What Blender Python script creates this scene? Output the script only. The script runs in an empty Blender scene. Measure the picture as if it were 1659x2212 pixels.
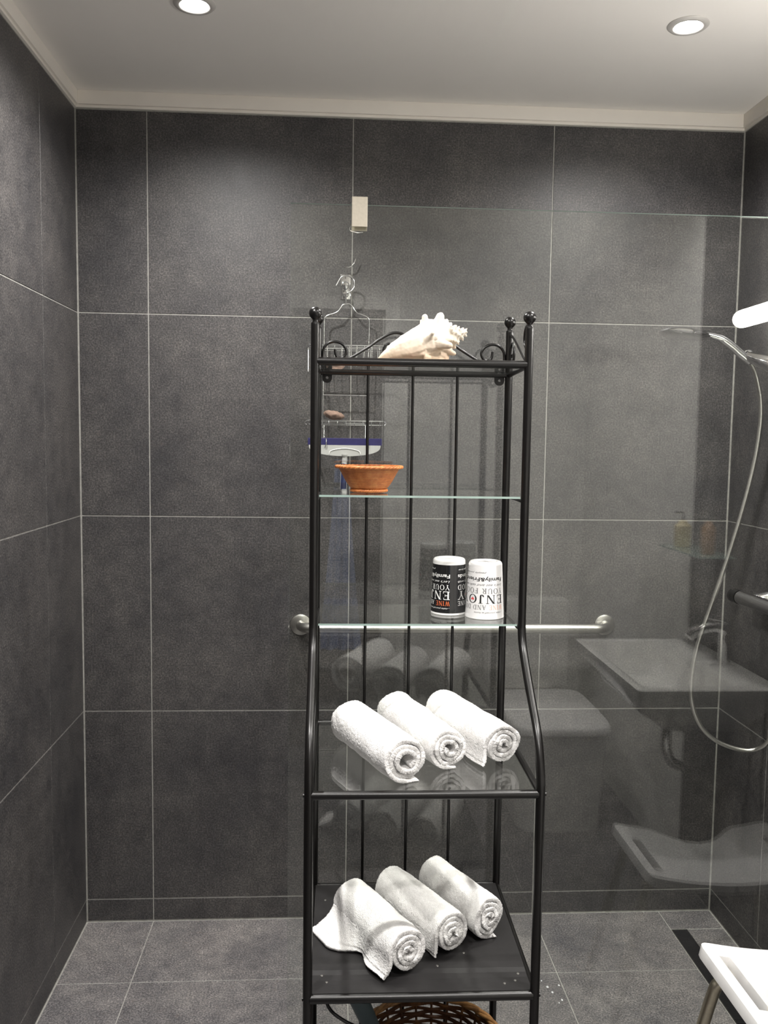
import bpy, bmesh, math, random
from mathutils import Vector, Matrix, noise, Euler
PI = math.pi
random.seed(7)
S = bpy.context.scene
COL = S.collection

# ------------------------------------------------------------------ camera
F_PX = 1885.27
cam_d = bpy.data.cameras.new('camera'); cam = bpy.data.objects.new('camera', cam_d); COL.objects.link(cam)
S.camera = cam
yaw, pitch, roll = 0.0603852, -0.0831043, 0.0136416
fwd = Vector((math.sin(yaw)*math.cos(pitch), math.cos(yaw)*math.cos(pitch), math.sin(pitch)))
rt = Vector((math.cos(yaw), -math.sin(yaw), 0)); up = rt.cross(fwd)
r2 = math.cos(roll)*rt + math.sin(roll)*up; u2 = -math.sin(roll)*rt + math.cos(roll)*up
M = Matrix.Identity(4)
for i in range(3):
    M[i][0] = r2[i]; M[i][1] = u2[i]; M[i][2] = -fwd[i]
M[0][3], M[1][3], M[2][3] = 0.752355, -2.664904, 1.517937
cam.matrix_world = M
cam_d.sensor_fit = 'VERTICAL'; cam_d.sensor_height = 24.0
cam_d.lens = F_PX/2212*24.0; cam_d.clip_start = 0.02

# ------------------------------------------------------------------ world, exposure
wd = bpy.data.worlds.new('room_world'); S.world = wd; wd.use_nodes = True
wd.node_tree.nodes['Background'].inputs[0].default_value = (0.9, 0.95, 1, 1)
wd.node_tree.nodes['Background'].inputs[1].default_value = 0.02
S.view_settings.view_transform = 'Standard'; S.view_settings.look = 'None'
S.view_settings.gamma = 1.0; S.view_settings.use_curve_mapping = False
S.view_settings.exposure = 0.62

# lamps of the room (their fittings are built further down)
SPOT_W = 60.0
LAMPS = [(0.428, -0.545), (1.59, -0.545), (0.43, -1.65), (1.59, -1.65), (1.0, -2.5)]
CEIL = 2.510
TUBE_W = 13.0

# room numbers
TL = 0.602; AX = 0.2057; W = 1.996; ZB = 0.0729; ZT = 2.463; YF = -3.14
G = 0.0032

# ------------------------------------------------------------------ materials
def new_mat(name):
    m = bpy.data.materials.new(name); m.use_nodes = True
    nt = m.node_tree; nt.nodes.clear()
    out = nt.nodes.new('ShaderNodeOutputMaterial')
    b = nt.nodes.new('ShaderNodeBsdfPrincipled'); nt.links.new(b.outputs[0], out.inputs[0])
    return m, nt, b, out
def N(nt, t, **k):
    n = nt.nodes.new(t)
    for a, v in k.items():
        if a in n.inputs: n.inputs[a].default_value = v
        else: setattr(n, a, v)
    return n
def coord(nt, kind='Object'):
    return nt.nodes.new('ShaderNodeTexCoord').outputs[kind]
def noise_n(nt, vec, scale, detail=4, rough=.6):
    n = nt.nodes.new('ShaderNodeTexNoise'); n.inputs['Scale'].default_value = scale
    n.inputs['Detail'].default_value = detail; n.inputs['Roughness'].default_value = rough
    nt.links.new(vec, n.inputs['Vector']); return n.outputs['Fac']
def ramp(nt, fac, stops):
    r = nt.nodes.new('ShaderNodeValToRGB'); nt.links.new(fac, r.inputs[0])
    el = r.color_ramp.elements
    while len(el) < len(stops): el.new(0.5)
    for e, (p, c) in zip(el, stops):
        e.position = p; e.color = (c[0], c[1], c[2], 1)
    return r.outputs[0]
def bump(nt, b, h, strength=.3, dist=.001):
    n = nt.nodes.new('ShaderNodeBump'); n.inputs['Strength'].default_value = strength
    n.inputs['Distance'].default_value = dist
    nt.links.new(h, n.inputs['Height']); nt.links.new(n.outputs[0], b.inputs['Normal'])
def mixc(nt, a, b, f, mode='MIX'):
    n = nt.nodes.new('ShaderNodeMix'); n.data_type = 'RGBA'; n.blend_type = mode
    for s, v in ((0, f), (6, a), (7, b)):
        if hasattr(v, 'is_output'): nt.links.new(v, n.inputs[s])
        elif s == 0: n.inputs[0].default_value = v
        else: n.inputs[s].default_value = (v[0], v[1], v[2], 1)
    return n.outputs[2]
def simple(name, col, rough=.5, metal=0., var=.08, scale=40, bmp=0., bscale=200, coat=0., spec=None):
    m, nt, b, out = new_mat(name)
    v = coord(nt)
    f = noise_n(nt, v, scale)
    c1 = [x*(1-var) for x in col]; c2 = [min(1, x*(1+var)) for x in col]
    nt.links.new(ramp(nt, f, [(.3, c1), (.7, c2)]), b.inputs['Base Color'])
    b.inputs['Roughness'].default_value = rough; b.inputs['Metallic'].default_value = metal
    if coat: b.inputs['Coat Weight'].default_value = coat; b.inputs['Coat Roughness'].default_value = .05
    if spec is not None: b.inputs['Specular IOR Level'].default_value = spec
    if bmp: bump(nt, b, noise_n(nt, v, bscale, 3), bmp, .0006)
    return m

def tile_mat(name, k=1.0, rough=.48):
    m, nt, b, out = new_mat(name)
    g = nt.nodes.new('ShaderNodeNewGeometry').outputs['Position']
    big = noise_n(nt, g, 3.2, 5, .6); mid = noise_n(nt, g, 22, 6, .7); fine = noise_n(nt, g, 210, 4, .8)
    a = ramp(nt, big, [(.32, (.039*k, .0385*k, .0415*k)), (.68, (.080*k, .0765*k, .0755*k))])
    bb = ramp(nt, mid, [(.3, (.72, .72, .73)), (.7, (1.3, 1.28, 1.24))])
    c = mixc(nt, a, bb, 1.0, 'MULTIPLY')
    cc = ramp(nt, fine, [(.36, (.34, .34, .36)), (.5, (.90, .90, .91)), (.63, (1.95, 1.9, 1.84))])
    c = mixc(nt, c, cc, 1.0, 'MULTIPLY')
    spk = noise_n(nt, g, 380, 2, .5)
    c = mixc(nt, c, (.26, .25, .24), ramp(nt, spk, [(.70, (0, 0, 0)), (.80, (.7, .7, .7))]))
    warm = noise_n(nt, g, 60, 3, .6)
    c = mixc(nt, c, (.10*k, .082*k, .070*k), ramp(nt, warm, [(.58, (0, 0, 0)), (.8, (.38, .38, .38))]))
    nt.links.new(c, b.inputs['Base Color'])
    rr = N(nt, 'ShaderNodeMapRange'); nt.links.new(mid, rr.inputs[0])
    rr.inputs[3].default_value = rough-.08; rr.inputs[4].default_value = rough+.12
    nt.links.new(rr.outputs[0], b.inputs['Roughness'])
    bump(nt, b, fine, .25, .0006)
    return m
M_TILE = tile_mat('dark_stone_tile', .95); M_FLOOR = tile_mat('floor_stone_tile', 2.3, .5)
M_GROUT = simple('grey_grout', (.30, .295, .275), .85, var=.2, scale=60, bmp=.3)
M_PAINT = simple('ceiling_paint', (.86, .83, .79), .7, var=.015, scale=3)
M_RING = simple('matt_nickel_ring', (.62, .60, .57), .45, .2, var=.03)
M_WHITEWALL = simple('white_plaster', (.80, .79, .76), .8, var=.02, scale=5)
M_CORN = simple('cornice_paint', (.86, .815, .75), .5, var=.02, scale=8)
M_BLACK = simple('black_lacquered_steel', (.0035, .0030, .0028), .30, metal=0., var=.15, scale=300, bmp=.10, bscale=1500, spec=.5)
M_SHEET = simple('black_sheet_steel', (.014, .013, .0135), .45, var=.15, scale=60, bmp=.08, bscale=1200, spec=.5)
M_CHROME = simple('chrome', (.82, .82, .83), .07, 1., var=.02)
M_WIRE = simple('chrome_wire', (.80, .81, .82), .2, 1., var=.04)
M_STEEL = simple('brushed_steel', (.60, .59, .56), .30, 1., var=.08, scale=120)
M_BRUSH = simple('satin_nickel', (.62, .57, .48), .34, 1., var=.05, scale=150)
M_LEG = simple('bronze_aluminium', (.66, .61, .48), .36, 1., var=.06, scale=100)
M_WPLAS = simple('white_plastic', (.86, .85, .84), .38, var=.02, scale=30, bmp=.05, bscale=600)
M_GREYPL = simple('grey_white_plastic', (.42, .42, .41), .4, var=.03)
M_CERAM = simple('white_ceramic', (.85, .84, .81), .12, var=.02, scale=6, coat=.4)
M_DARKPL = simple('dark_channel', (.010, .010, .011), .25, var=.2, scale=80)
M_TEAL = simple('teal_grey_plastic', (.07, .10, .11), .4, var=.08, scale=40)
M_CABLE = simple('black_cable', (.012, .012, .013), .4, var=.1)
M_BLUE = simple('blue_rubber', (.016, .014, .085), .4, var=.15, scale=50)
M_NAVY = simple('navy_grip', (.012, .014, .05), .45, var=.15, scale=80)
M_DOOR = simple('dark_wood_door', (.05, .04, .035), .5, var=.25, scale=12)
M_SOAP = simple('brown_sponge', (.20, .13, .10), .9, var=.3, scale=120, bmp=.8, bscale=300)
M_BLUECLOTH = simple('pale_blue_cloth', (.20, .27, .50), .95, var=.15, scale=80, bmp=.5)
M_AMBER = simple('amber_bottle', (.30, .16, .06), .2, var=.1)
M_YELLOW = simple('pale_yellow_soap', (.65, .55, .30), .25, var=.05)
M_CUPW = simple('white_glazed_cup', (.84, .835, .83), .16, var=.01, scale=8, coat=.5)
M_CUPB = simple('black_glazed_cup', (.012, .012, .013), .12, var=.1, scale=8, coat=.5)
M_INKB = simple('black_print', (.02, .02, .02), .3, var=.05)
M_INKG = simple('grey_print', (.16, .16, .16), .35, var=.05)
M_INKW = simple('white_print', (.85, .85, .83), .3, var=.02)
M_INKO = simple('orange_print', (.75, .17, .06), .3, var=.05)
M_INKP = simple('pale_orange_print', (.82, .47, .36), .35, var=.05)
M_INKR = simple('red_heart_print', (.78, .10, .10), .3, var=.05)
M_SPARKLE = simple('sparkle_drops', (.75, .76, .78), .03, var=.05, coat=1)

def towel_mat():
    m, nt, b, out = new_mat('white_terry')
    v = coord(nt)
    f = noise_n(nt, v, 60, 4)
    nt.links.new(ramp(nt, f, [(.3, (.80, .785, .77)), (.7, (.90, .89, .88))]), b.inputs['Base Color'])
    b.inputs['Roughness'].default_value = 1.; b.inputs['Specular IOR Level'].default_value = .1
    b.inputs['Sheen Weight'].default_value = .25
    vo = nt.nodes.new('ShaderNodeTexVoronoi'); vo.inputs['Scale'].default_value = 650
    nt.links.new(v, vo.inputs['Vector'])
    bump(nt, b, vo.outputs['Distance'], .7, .0012)
    return m
M_TOWEL = towel_mat()
def shell_mat():
    m, nt, b, out = new_mat('cream_shell')
    v = coord(nt)
    f = noise_n(nt, v, 22, 4)
    w = nt.nodes.new('ShaderNodeTexWave'); w.inputs['Scale'].default_value = 30; w.inputs['Distortion'].default_value = 4
    nt.links.new(v, w.inputs['Vector'])
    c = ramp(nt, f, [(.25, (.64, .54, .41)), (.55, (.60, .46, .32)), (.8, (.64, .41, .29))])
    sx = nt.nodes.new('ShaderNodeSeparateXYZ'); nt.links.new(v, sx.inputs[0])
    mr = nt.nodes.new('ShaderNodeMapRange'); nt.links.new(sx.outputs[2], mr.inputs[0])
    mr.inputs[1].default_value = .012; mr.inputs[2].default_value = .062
    c = mixc(nt, c, (.72, .66, .57), mr.outputs[0])  # tan lower part: shade of the underside put into the colour
    nt.links.new(c, b.inputs['Base Color']); b.inputs['Roughness'].default_value = .55
    bump(nt, b, w.outputs['Fac'], .12, .001)
    return m
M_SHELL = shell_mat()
def wicker(name, c0, c1, c2, sc=60, rows=False):
    m, nt, b, out = new_mat(name)
    v = coord(nt)
    f = noise_n(nt, v, sc, 5, .7)
    nt.links.new(ramp(nt, f, [(.3, c0), (.5, c1), (.72, c2)]), b.inputs['Base Color'])
    b.inputs['Roughness'].default_value = .42
    if rows:
        w = nt.nodes.new('ShaderNodeTexWave'); w.bands_direction = 'Z'; w.inputs['Scale'].default_value = 150; w.inputs['Distortion'].default_value = .6
        nt.links.new(v, w.inputs['Vector'])
        c = mixc(nt, b.inputs['Base Color'].links[0].from_socket, ramp(nt, w.outputs['Fac'], [(.1, (.70, .66, .62)), (.6, (1.08, 1.08, 1.08))]), 1.0, 'MULTIPLY')
        nt.links.new(c, b.inputs['Base Color']); bump(nt, b, w.outputs['Fac'], .6, .0008)
    else: bump(nt, b, noise_n(nt, v, 900, 3), .3, .0005)
    return m
M_WICK = wicker('orange_wicker', (.36, .10, .025), (.52, .17, .045), (.66, .30, .09))
M_WICKW = wicker('orange_woven_wicker', (.38, .11, .028), (.54, .18, .05), (.68, .31, .10), 60, True)
M_WICKD = wicker('dark_wicker', (.035, .014, .008), (.085, .035, .015), (.26, .12, .035), 30)
def glass_mat(name, tint, ior=1.52, rough=0.0):
    m = bpy.data.materials.new(name); m.use_nodes = True; nt = m.node_tree; nt.nodes.clear()
    out = nt.nodes.new('ShaderNodeOutputMaterial')
    tr = nt.nodes.new('ShaderNodeBsdfTransparent'); tr.inputs[0].default_value = (*tint, 1)
    gl = nt.nodes.new('ShaderNodeBsdfGlossy'); gl.inputs['Roughness'].default_value = rough
    gl.inputs[0].default_value = (1, 1, 1, 1)
    fr = nt.nodes.new('ShaderNodeFresnel'); geo = nt.nodes.new('ShaderNodeNewGeometry')
    mr = nt.nodes.new('ShaderNodeMapRange'); nt.links.new(geo.outputs['Backfacing'], mr.inputs[0])
    mr.inputs[3].default_value = ior; mr.inputs[4].default_value = 1/ior
    nt.links.new(mr.outputs[0], fr.inputs[0])
    mx = nt.nodes.new('ShaderNodeMixShader'); nt.links.new(fr.outputs[0], mx.inputs[0])
    nt.links.new(tr.outputs[0], mx.inputs[1]); nt.links.new(gl.outputs[0], mx.inputs[2])
    nt.links.new(mx.outputs[0], out.inputs[0])
    return m
M_GLASS = glass_mat('clear_glass', (.975, .985, .97))
M_GLASSEDGE = simple('green_glass_edge', (.30, .40, .36), .12, var=.1, scale=20, coat=.5)
def emit(name, col, s):
    m = bpy.data.materials.new(name); m.use_nodes = True; nt = m.node_tree; nt.nodes.clear()
    out = nt.nodes.new('ShaderNodeOutputMaterial'); e = nt.nodes.new('ShaderNodeEmission')
    e.inputs[0].default_value = (*col, 1); e.inputs[1].default_value = s
    nt.links.new(e.outputs[0], out.inputs[0]); return m
M_BULB = emit('lamp_glow', (1, .98, .95), 40.)
M_TUBE = emit('tube_glow', (1, .96, .90), 48.)

# ------------------------------------------------------------------ helpers
def obj(name, verts, faces, mat, parent=None, smooth=False, loc=None, rot=None):
    me = bpy.data.meshes.new(name); me.from_pydata([tuple(v) for v in verts], [], faces)
    bm = bmesh.new(); bm.from_mesh(me); bmesh.ops.recalc_face_normals(bm, faces=bm.faces); bm.to_mesh(me); bm.free()
    me.materials.append(mat)
    if smooth:
        for p in me.polygons: p.use_smooth = True
    o = bpy.data.objects.new(name, me); COL.objects.link(o)
    if parent: o.parent = parent
    if loc: o.location = loc
    if rot: o.rotation_euler = rot
    return o
def link_mesh(name, me, parent=None, loc=(0, 0, 0), rot=(0, 0, 0)):
    o = bpy.data.objects.new(name, me); COL.objects.link(o); o.parent = parent
    o.location = loc; o.rotation_euler = rot; return o
def bm_obj(name, bm, mat, parent=None, smooth=False, loc=None, angle=None):
    me = bpy.data.meshes.new(name); bmesh.ops.recalc_face_normals(bm, faces=bm.faces); bm.to_mesh(me); bm.free()
    me.materials.append(mat)
    if smooth:
        for p in me.polygons: p.use_smooth = True
    if angle:
        try: me.set_sharp_from_angle(angle=angle)
        except Exception: pass
    o = bpy.data.objects.new(name, me); COL.objects.link(o); o.parent = parent
    if loc: o.location = loc
    return o
def add_box(bm, a, b, bev=0, seg=2):
    vs = [bm.verts.new((x, y, z)) for x in (a[0], b[0]) for y in (a[1], b[1]) for z in (a[2], b[2])]
    idx = [(0, 1, 3, 2), (4, 6, 7, 5), (0, 4, 5, 1), (2, 3, 7, 6), (0, 2, 6, 4), (1, 5, 7, 3)]
    fs = [bm.faces.new([vs[i] for i in f]) for f in idx]
    if bev:
        es = list({e for f in fs for e in f.edges})
        bmesh.ops.bevel(bm, geom=es, offset=bev, segments=seg, affect='EDGES', profile=.5)
def box(name, a, b, mat, parent=None, bev=0, seg=2):
    bm = bmesh.new(); add_box(bm, a, b, bev, seg)
    return bm_obj(name, bm, mat, parent, smooth=bool(bev), angle=.6 if bev else None)
def path(pts, n=8, closed=False):
    P = [Vector(p) for p in pts]; out = []
    L = len(P)
    for i in range(L if closed else L-1):
        if closed: p0, p1, p2, p3 = P[(i-1) % L], P[i], P[(i+1) % L], P[(i+2) % L]
        else:
            p0 = P[max(i-1, 0)]; p1 = P[i]; p2 = P[i+1]; p3 = P[min(i+2, L-1)]
        for k in range(n):
            t = k/n
            out.append(.5*((2*p1)+(p2-p0)*t+(2*p0-5*p1+4*p2-p3)*t*t+(3*p1-3*p2+p3-p0)*t**3))
    if not closed: out.append(P[-1])
    return out
def tube_data(pts, r, seg=10, closed=False, cap=True, off=0):
    P = [Vector(p) for p in pts]; n = len(P); V = []; Fc = []
    rad = r if isinstance(r, (list, tuple)) else [r]*n
    tang = []
    for i in range(n):
        a = P[(i-1) % n] if closed or i > 0 else P[i]; b = P[(i+1) % n] if closed or i < n-1 else P[i]
        t = (b-a); tang.append(t.normalized() if t.length > 1e-9 else Vector((0, 0, 1)))
    ref = Vector((0, 0, 1)) if abs(tang[0].z) < .9 else Vector((0, 1, 0))
    nrm = (ref-tang[0]*ref.dot(tang[0])).normalized()
    rings = []
    for i in range(n):
        t = tang[i]; nrm = (nrm-t*nrm.dot(t)).normalized(); bn = t.cross(nrm)
        ring = []
        for k in range(seg):
            a = 2*PI*k/seg
            ring.append(len(V)+off); V.append(P[i]+(nrm*math.cos(a)+bn*math.sin(a))*rad[i])
        rings.append(ring)
    for i in range(n if closed else n-1):
        A = rings[i]; B = rings[(i+1) % n]
        for k in range(seg):
            Fc.append((A[k], A[(k+1) % seg], B[(k+1) % seg], B[k]))
    if cap and not closed:
        Fc.append(tuple(reversed(rings[0]))); Fc.append(tuple(rings[-1]))
    return V, Fc
def tube(name, pts, r, mat, parent=None, seg=12, closed=False):
    V, Fc = tube_data(pts, r, seg, closed)
    return finish_tube(name, V, Fc, mat, parent)
def finish_tube(name, V, Fc, mat, parent):
    o = obj(name, V, Fc, mat, parent, smooth=True)
    try: o.data.set_sharp_from_angle(angle=1.0)
    except Exception: pass
    return o
def tubes(name, lst, mat, parent=None, seg=8):
    V = []; Fc = []
    for it in lst:
        v, f = tube_data(it[0], it[1], seg, it[2] if len(it) > 2 else False, True, len(V)); V += v; Fc += f
    return finish_tube(name, V, Fc, mat, parent)
def lathe(name, prof, mat, parent=None, seg=40, loc=(0, 0, 0), cap=True, rfun=None):
    V = []; Fc = []
    for j, (r, z) in enumerate(prof):
        for k in range(seg):
            a = 2*PI*k/seg; rr = r if rfun is None else rfun(r, a, z, j)
            V.append((rr*math.cos(a), rr*math.sin(a), z))
    for j in range(len(prof)-1):
        for k in range(seg):
            Fc.append((j*seg+k, j*seg+(k+1) % seg, (j+1)*seg+(k+1) % seg, (j+1)*seg+k))
    if cap:
        Fc.append(tuple(range(seg))); Fc.append(tuple(range((len(prof)-1)*seg, len(prof)*seg)))
    o = obj(name, V, Fc, mat, parent, smooth=True, loc=loc)
    try: o.data.set_sharp_from_angle(angle=.8)
    except Exception: pass
    return o
def arcpts(c, r, a0, a1, n, plane='xz'):
    out = []
    for i in range(n+1):
        a = a0+(a1-a0)*i/n; u = r*math.cos(a); v = r*math.sin(a)
        out.append(Vector((c[0]+u, c[1], c[2]+v)) if plane == 'xz' else
                   Vector((c[0]+u, c[1]+v, c[2])) if plane == 'xy' else Vector((c[0], c[1]+u, c[2]+v)))
    return out
def thing(name, label, cat, loc=(0, 0, 0), rotz=0, group=None):
    o = bpy.data.objects.new(name, None); COL.objects.link(o); o.empty_display_size = .05
    o.location = loc; o.rotation_euler = (0, 0, rotz); tag(o, label, cat, group); return o
def tag(o, label, cat, group=None):
    o['label'] = label; o['category'] = cat
    if group: o['group'] = group
    return o
def struct(o, label, cat):
    o['kind'] = 'structure'; o['label'] = label; o['category'] = cat; return o

# ------------------------------------------------------------------ room: walls, floor, ceiling of tiles
Xs = [0.0, AX, AX+TL, AX+2*TL, W]
Zs = [0.0, ZB, ZB+TL, ZB+2*TL, ZB+3*TL, ZT]
Ys = [0.0, -.3133, -.3133-TL, -.3133-2*TL, -.3133-3*TL, -.3133-4*TL, YF]
wall_back = struct(box('wall_back', (-.05, .0012, -.05), (W+.05, .12, 2.62), M_GROUT), 'dark grey stone tiled back wall of the shower with thin pale joints', 'wall')
wall_left = struct(box('wall_left', (-.12, YF-.05, -.05), (-.0012, .10, 2.62), M_GROUT), 'dark grey tiled left wall with pale grout joints', 'wall')
wall_right = struct(box('wall_right', (W+.0012, -1.82, -.05), (W+.12, .10, 2.62), M_GROUT), 'dark grey tiled right wall carrying the shower fittings', 'wall')
floor = struct(box('floor', (-.12, YF-.1, -.08), (W+.12, .12, -.0012), M_GROUT), 'grey stone tiled floor with pale joints', 'floor')
def tile(parent, a, b, mat):
    box('tile', a, b, mat, parent, bev=.0008, seg=1)
g2 = G/2; C = .0035
def edges(L, i):
    a, b = L[i], L[i+1]
    lo, hi = min(a, b), max(a, b)
    full = (min(L), max(L))
    return (lo+(C if abs(lo-full[0]) < 1e-6 else g2), hi-(C if abs(hi-full[1]) < 1e-6 else g2))
for i in range(4):
    for j in range(5):
        x0, x1 = edges(Xs, i); z0, z1 = edges(Zs, j)
        tile(wall_back, (x0, 0, z0), (x1, .0115, z1), M_TILE)
for i in range(6):
    for j in range(5):
        y0, y1 = edges(Ys, i); z0, z1 = edges(Zs, j)
        tile(wall_left, (-.0115, y0, z0), (0, y1, z1), M_TILE)
        if i < 3:
            tile(wall_right, (W, y0, z0), (W+.0115, y1, z1), M_TILE)
for j in range(5):
    z0, z1 = edges(Zs, j)
    tile(wall_right, (W, -1.82, z0), (W+.0115, Ys[3]-g2, z1), M_TILE)
# floor tiles; the last column is cut round the linear drain
DX0, DX1, DY0 = 1.8255, 1.8775, -.108
for i in range(3):
    for j in range(6):
        x0, x1 = edges(Xs, i); y0, y1 = edges(Ys, j)
        tile(floor, (x0, y0, -.0115), (x1, y1, 0), M_FLOOR)
DEND = -1.02
for j in range(6):
    y0, y1 = edges(Ys, j)
    x0 = Xs[3]+g2
    if j == 0:
        tile(floor, (x0, y0, -.0115), (DX0-g2, y1, 0), M_FLOOR)
        tile(floor, (DX0+g2, DY0+.004, -.0115), (W-C, y1, 0), M_FLOOR)
        tile(floor, (DX1+g2, y0, -.0115), (W-C, DY0-.001, 0), M_FLOOR)
    elif j == 1 or y1 > DEND > y0:
        yy = max(y0, DEND) if j == 2 else y0
        if j == 2: tile(floor, (x0, y0, -.0115), (W-C, DEND-.006, 0), M_FLOOR); yy = DEND
        tile(floor, (x0, yy, -.0115), (DX0-g2, y1, 0), M_FLOOR)
        tile(floor, (DX1+g2, yy, -.0115), (W-C, y1, 0), M_FLOOR)
    else:
        tile(floor, (x0, y0, -.0115), (W-C, y1, 0), M_FLOOR)
wr2 = struct(box('wall_right', (W, YF-.05, 0), (W+.12, -1.825, 2.62), M_WHITEWALL), 'white plastered stretch of the right wall behind the washbasin', 'wall')
wf = struct(box('wall_front', (-.05, YF-.12, 0), (W+.05, YF, 2.62), M_WHITEWALL), 'white plastered wall holding the dark door', 'wall')
ceiling = struct(box('ceiling', (-.1, YF-.12, CEIL), (W+.12, .12, CEIL+.08), M_PAINT), 'smooth off-white ceiling with recessed downlights', 'ceiling')
# cornice: strip with a thin lip below
def cornice(n, a, b, a2, b2, lab):
    o = bpy.data.objects.new('trim_%d' % n, None); COL.objects.link(o)
    struct(o, lab, 'cornice')
    box('cornice_strip', a, b, M_CORN, o, bev=.0015); box('cornice_lip', a2, b2, M_CORN, o, bev=.001)
cornice(1, (.012, -.012, ZT+.008), (W-.012, .010, CEIL), (.006, -.006, ZT), (W-.006, .010, ZT+.008), 'cream cornice strip along the top of the back wall')
cornice(2, (-.010, YF, ZT+.008), (.012, .010, CEIL), (-.010, YF, ZT), (.006, .010, ZT+.008), 'cream cornice strip along the top of the left wall')
cornice(3, (W-.012, YF, ZT+.008), (W+.010, .010, CEIL), (W-.006, YF, ZT), (W+.010, .010, ZT+.008), 'cream cornice strip along the top of the right wall')

# door behind the camera, seen only mirrored in the glass
door = bpy.data.objects.new('door_1', None); COL.objects.link(door); door.location = (.55, YF, 0)
struct(door, 'dark wooden door in a pale frame', 'door')
box('door_leaf', (-.44, .0, .006), (.44, .035, 2.12), M_DOOR, door, bev=.003)
box('door_frame', (.45, .0, 0), (.52, .05, 2.19), M_WHITEWALL, door, bev=.003)
box('door_frame', (-.52, .0, 0), (-.45, .05, 2.19), M_WHITEWALL, door, bev=.003)
box('door_frame', (-.45, .0, 2.13), (.45, .05, 2.19), M_WHITEWALL, door, bev=.003)
tube('door_handle', [(-.38, .035, 1.03), (-.38, .085, 1.03), (-.27, .085, 1.03)], .009, M_CHROME, door)
# blue cloth on the door
bt = []
V = []; Fc = []
nx, nz = 26, 24
for side in (0, 1):
    for j in range(nz+1):
        for i in range(nx+1):
            u = i/nx; z = 1.42-.92*j/nz
            wv = .010+.05*(j/nz)
            V.append((.80+(u-.5)*(.07+.14*(j/nz)**1.4), YF+.052+side*.006+.02*(1+math.sin(u*22+j*.08))*(.3+.7*j/nz), z))
for side in (0, 1):
    o0 = side*(nx+1)*(nz+1)
    for j in range(nz):
        for i in range(nx):
            a = o0+j*(nx+1)+i; Fc.append((a, a+1, a+nx+2, a+nx+1))
hb = obj('bath_towel', V, Fc, M_BLUECLOTH, None, smooth=True)
tag(hb, 'pale blue towel hanging on the door', 'towel')

# ------------------------------------------------------------------ ceiling downlights
def downlight(x, y, label):
    t = thing('downlight', label, 'ceiling light', (x, y, CEIL), group='recessed ceiling downlights')
    lathe('trim_ring', [(.0305, -.001), (.0315, -.004), (.036, -.0065), (.044, -.0055), (.0485, -.0015), (.0485, .0)], M_RING, t, 48, cap=False)
    lathe('bulb', [(.001, -.0045), (.018, -.004), (.0265, -.0025), (.030, -.0008)], M_BULB, t, 32, cap=False)
    ld = bpy.data.lights.new('downlight_beam', 'SPOT'); ld.energy = SPOT_W; ld.color = (1, .968, .935)
    ld.spot_size = math.radians(158); ld.spot_blend = 1.0; ld.shadow_soft_size = .022
    lo = bpy.data.objects.new('downlight_beam', ld); COL.objects.link(lo); lo.parent = t; lo.location = (0, 0, -.012)
    return t
labs = ['glowing recessed downlight at the left, near the left wall of the shower',
        'glowing recessed downlight at the right, above the shower head',
        'glowing recessed downlight over the left half of the room, nearer the door',
        'glowing recessed downlight over the washbasin', 'glowing recessed downlight just inside the door']
for (x, y), l in zip(LAMPS, labs): downlight(x, y, l)

# wall lamp above the washbasin
wl = thing('wall_lamp', 'bright white tube lamp on the right wall above the washbasin', 'lamp', (W, -1.38, 1.875))
tube('tube_shade', [(-.075, 0.0, 0), (-.075, .010, 0), (-.075, .02, 0), (-.075, .52, 0), (-.075, .53, 0)], [.014, .023, .0255, .0255, .014], M_TUBE, wl, 24)
box('lamp_base', (-.05, .20, -.03), (-.001, .34, .03), M_CHROME, wl, bev=.003)

# ------------------------------------------------------------------ glass screen
GY = -.78
scr = thing('shower_screen', 'large frameless clear glass shower panel standing behind the black shelf', 'shower screen', (.662, GY, .0))
bm = bmesh.new(); add_box(bm, (0, -.004, .006), (W-.662-.001, .004, 2.0085))
o = bm_obj('glass_panel', bm, M_GLASS, scr)
o.data.materials.append(M_GLASSEDGE)
for p in o.data.polygons:
    if abs(p.normal.y) < .5: p.material_index = 1
box('floor_seal', (0, -.005, 0.0005), (W-.662-.004, .005, .006), M_STEEL, scr)
# hook over the glass edge
hk = thing('glass_hook', 'satin nickel plate hooked over the top edge of the glass panel', 'hook', (.8062, GY, 1.993))
bm = bmesh.new(); add_box(bm, (-.0165, -.0085, -.031), (.0165, -.0055, .031), .0008)
bm_obj('front_plate', bm, M_BRUSH, hk)
box('top_bridge', (-.0165, -.0056, .0185), (.0165, .010, .0205), M_BRUSH, hk)
box('back_plate', (-.0165, .0065, -.036), (.0165, .0095, .0185), M_BRUSH, hk)
tube('wire_hook', path([(-.018, .010, -.022), (-.020, .012, -.034), (-.004, .020, -.037), (.008, .03, -.034)], 6), .0015, M_CHROME, hk, 8)

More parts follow.
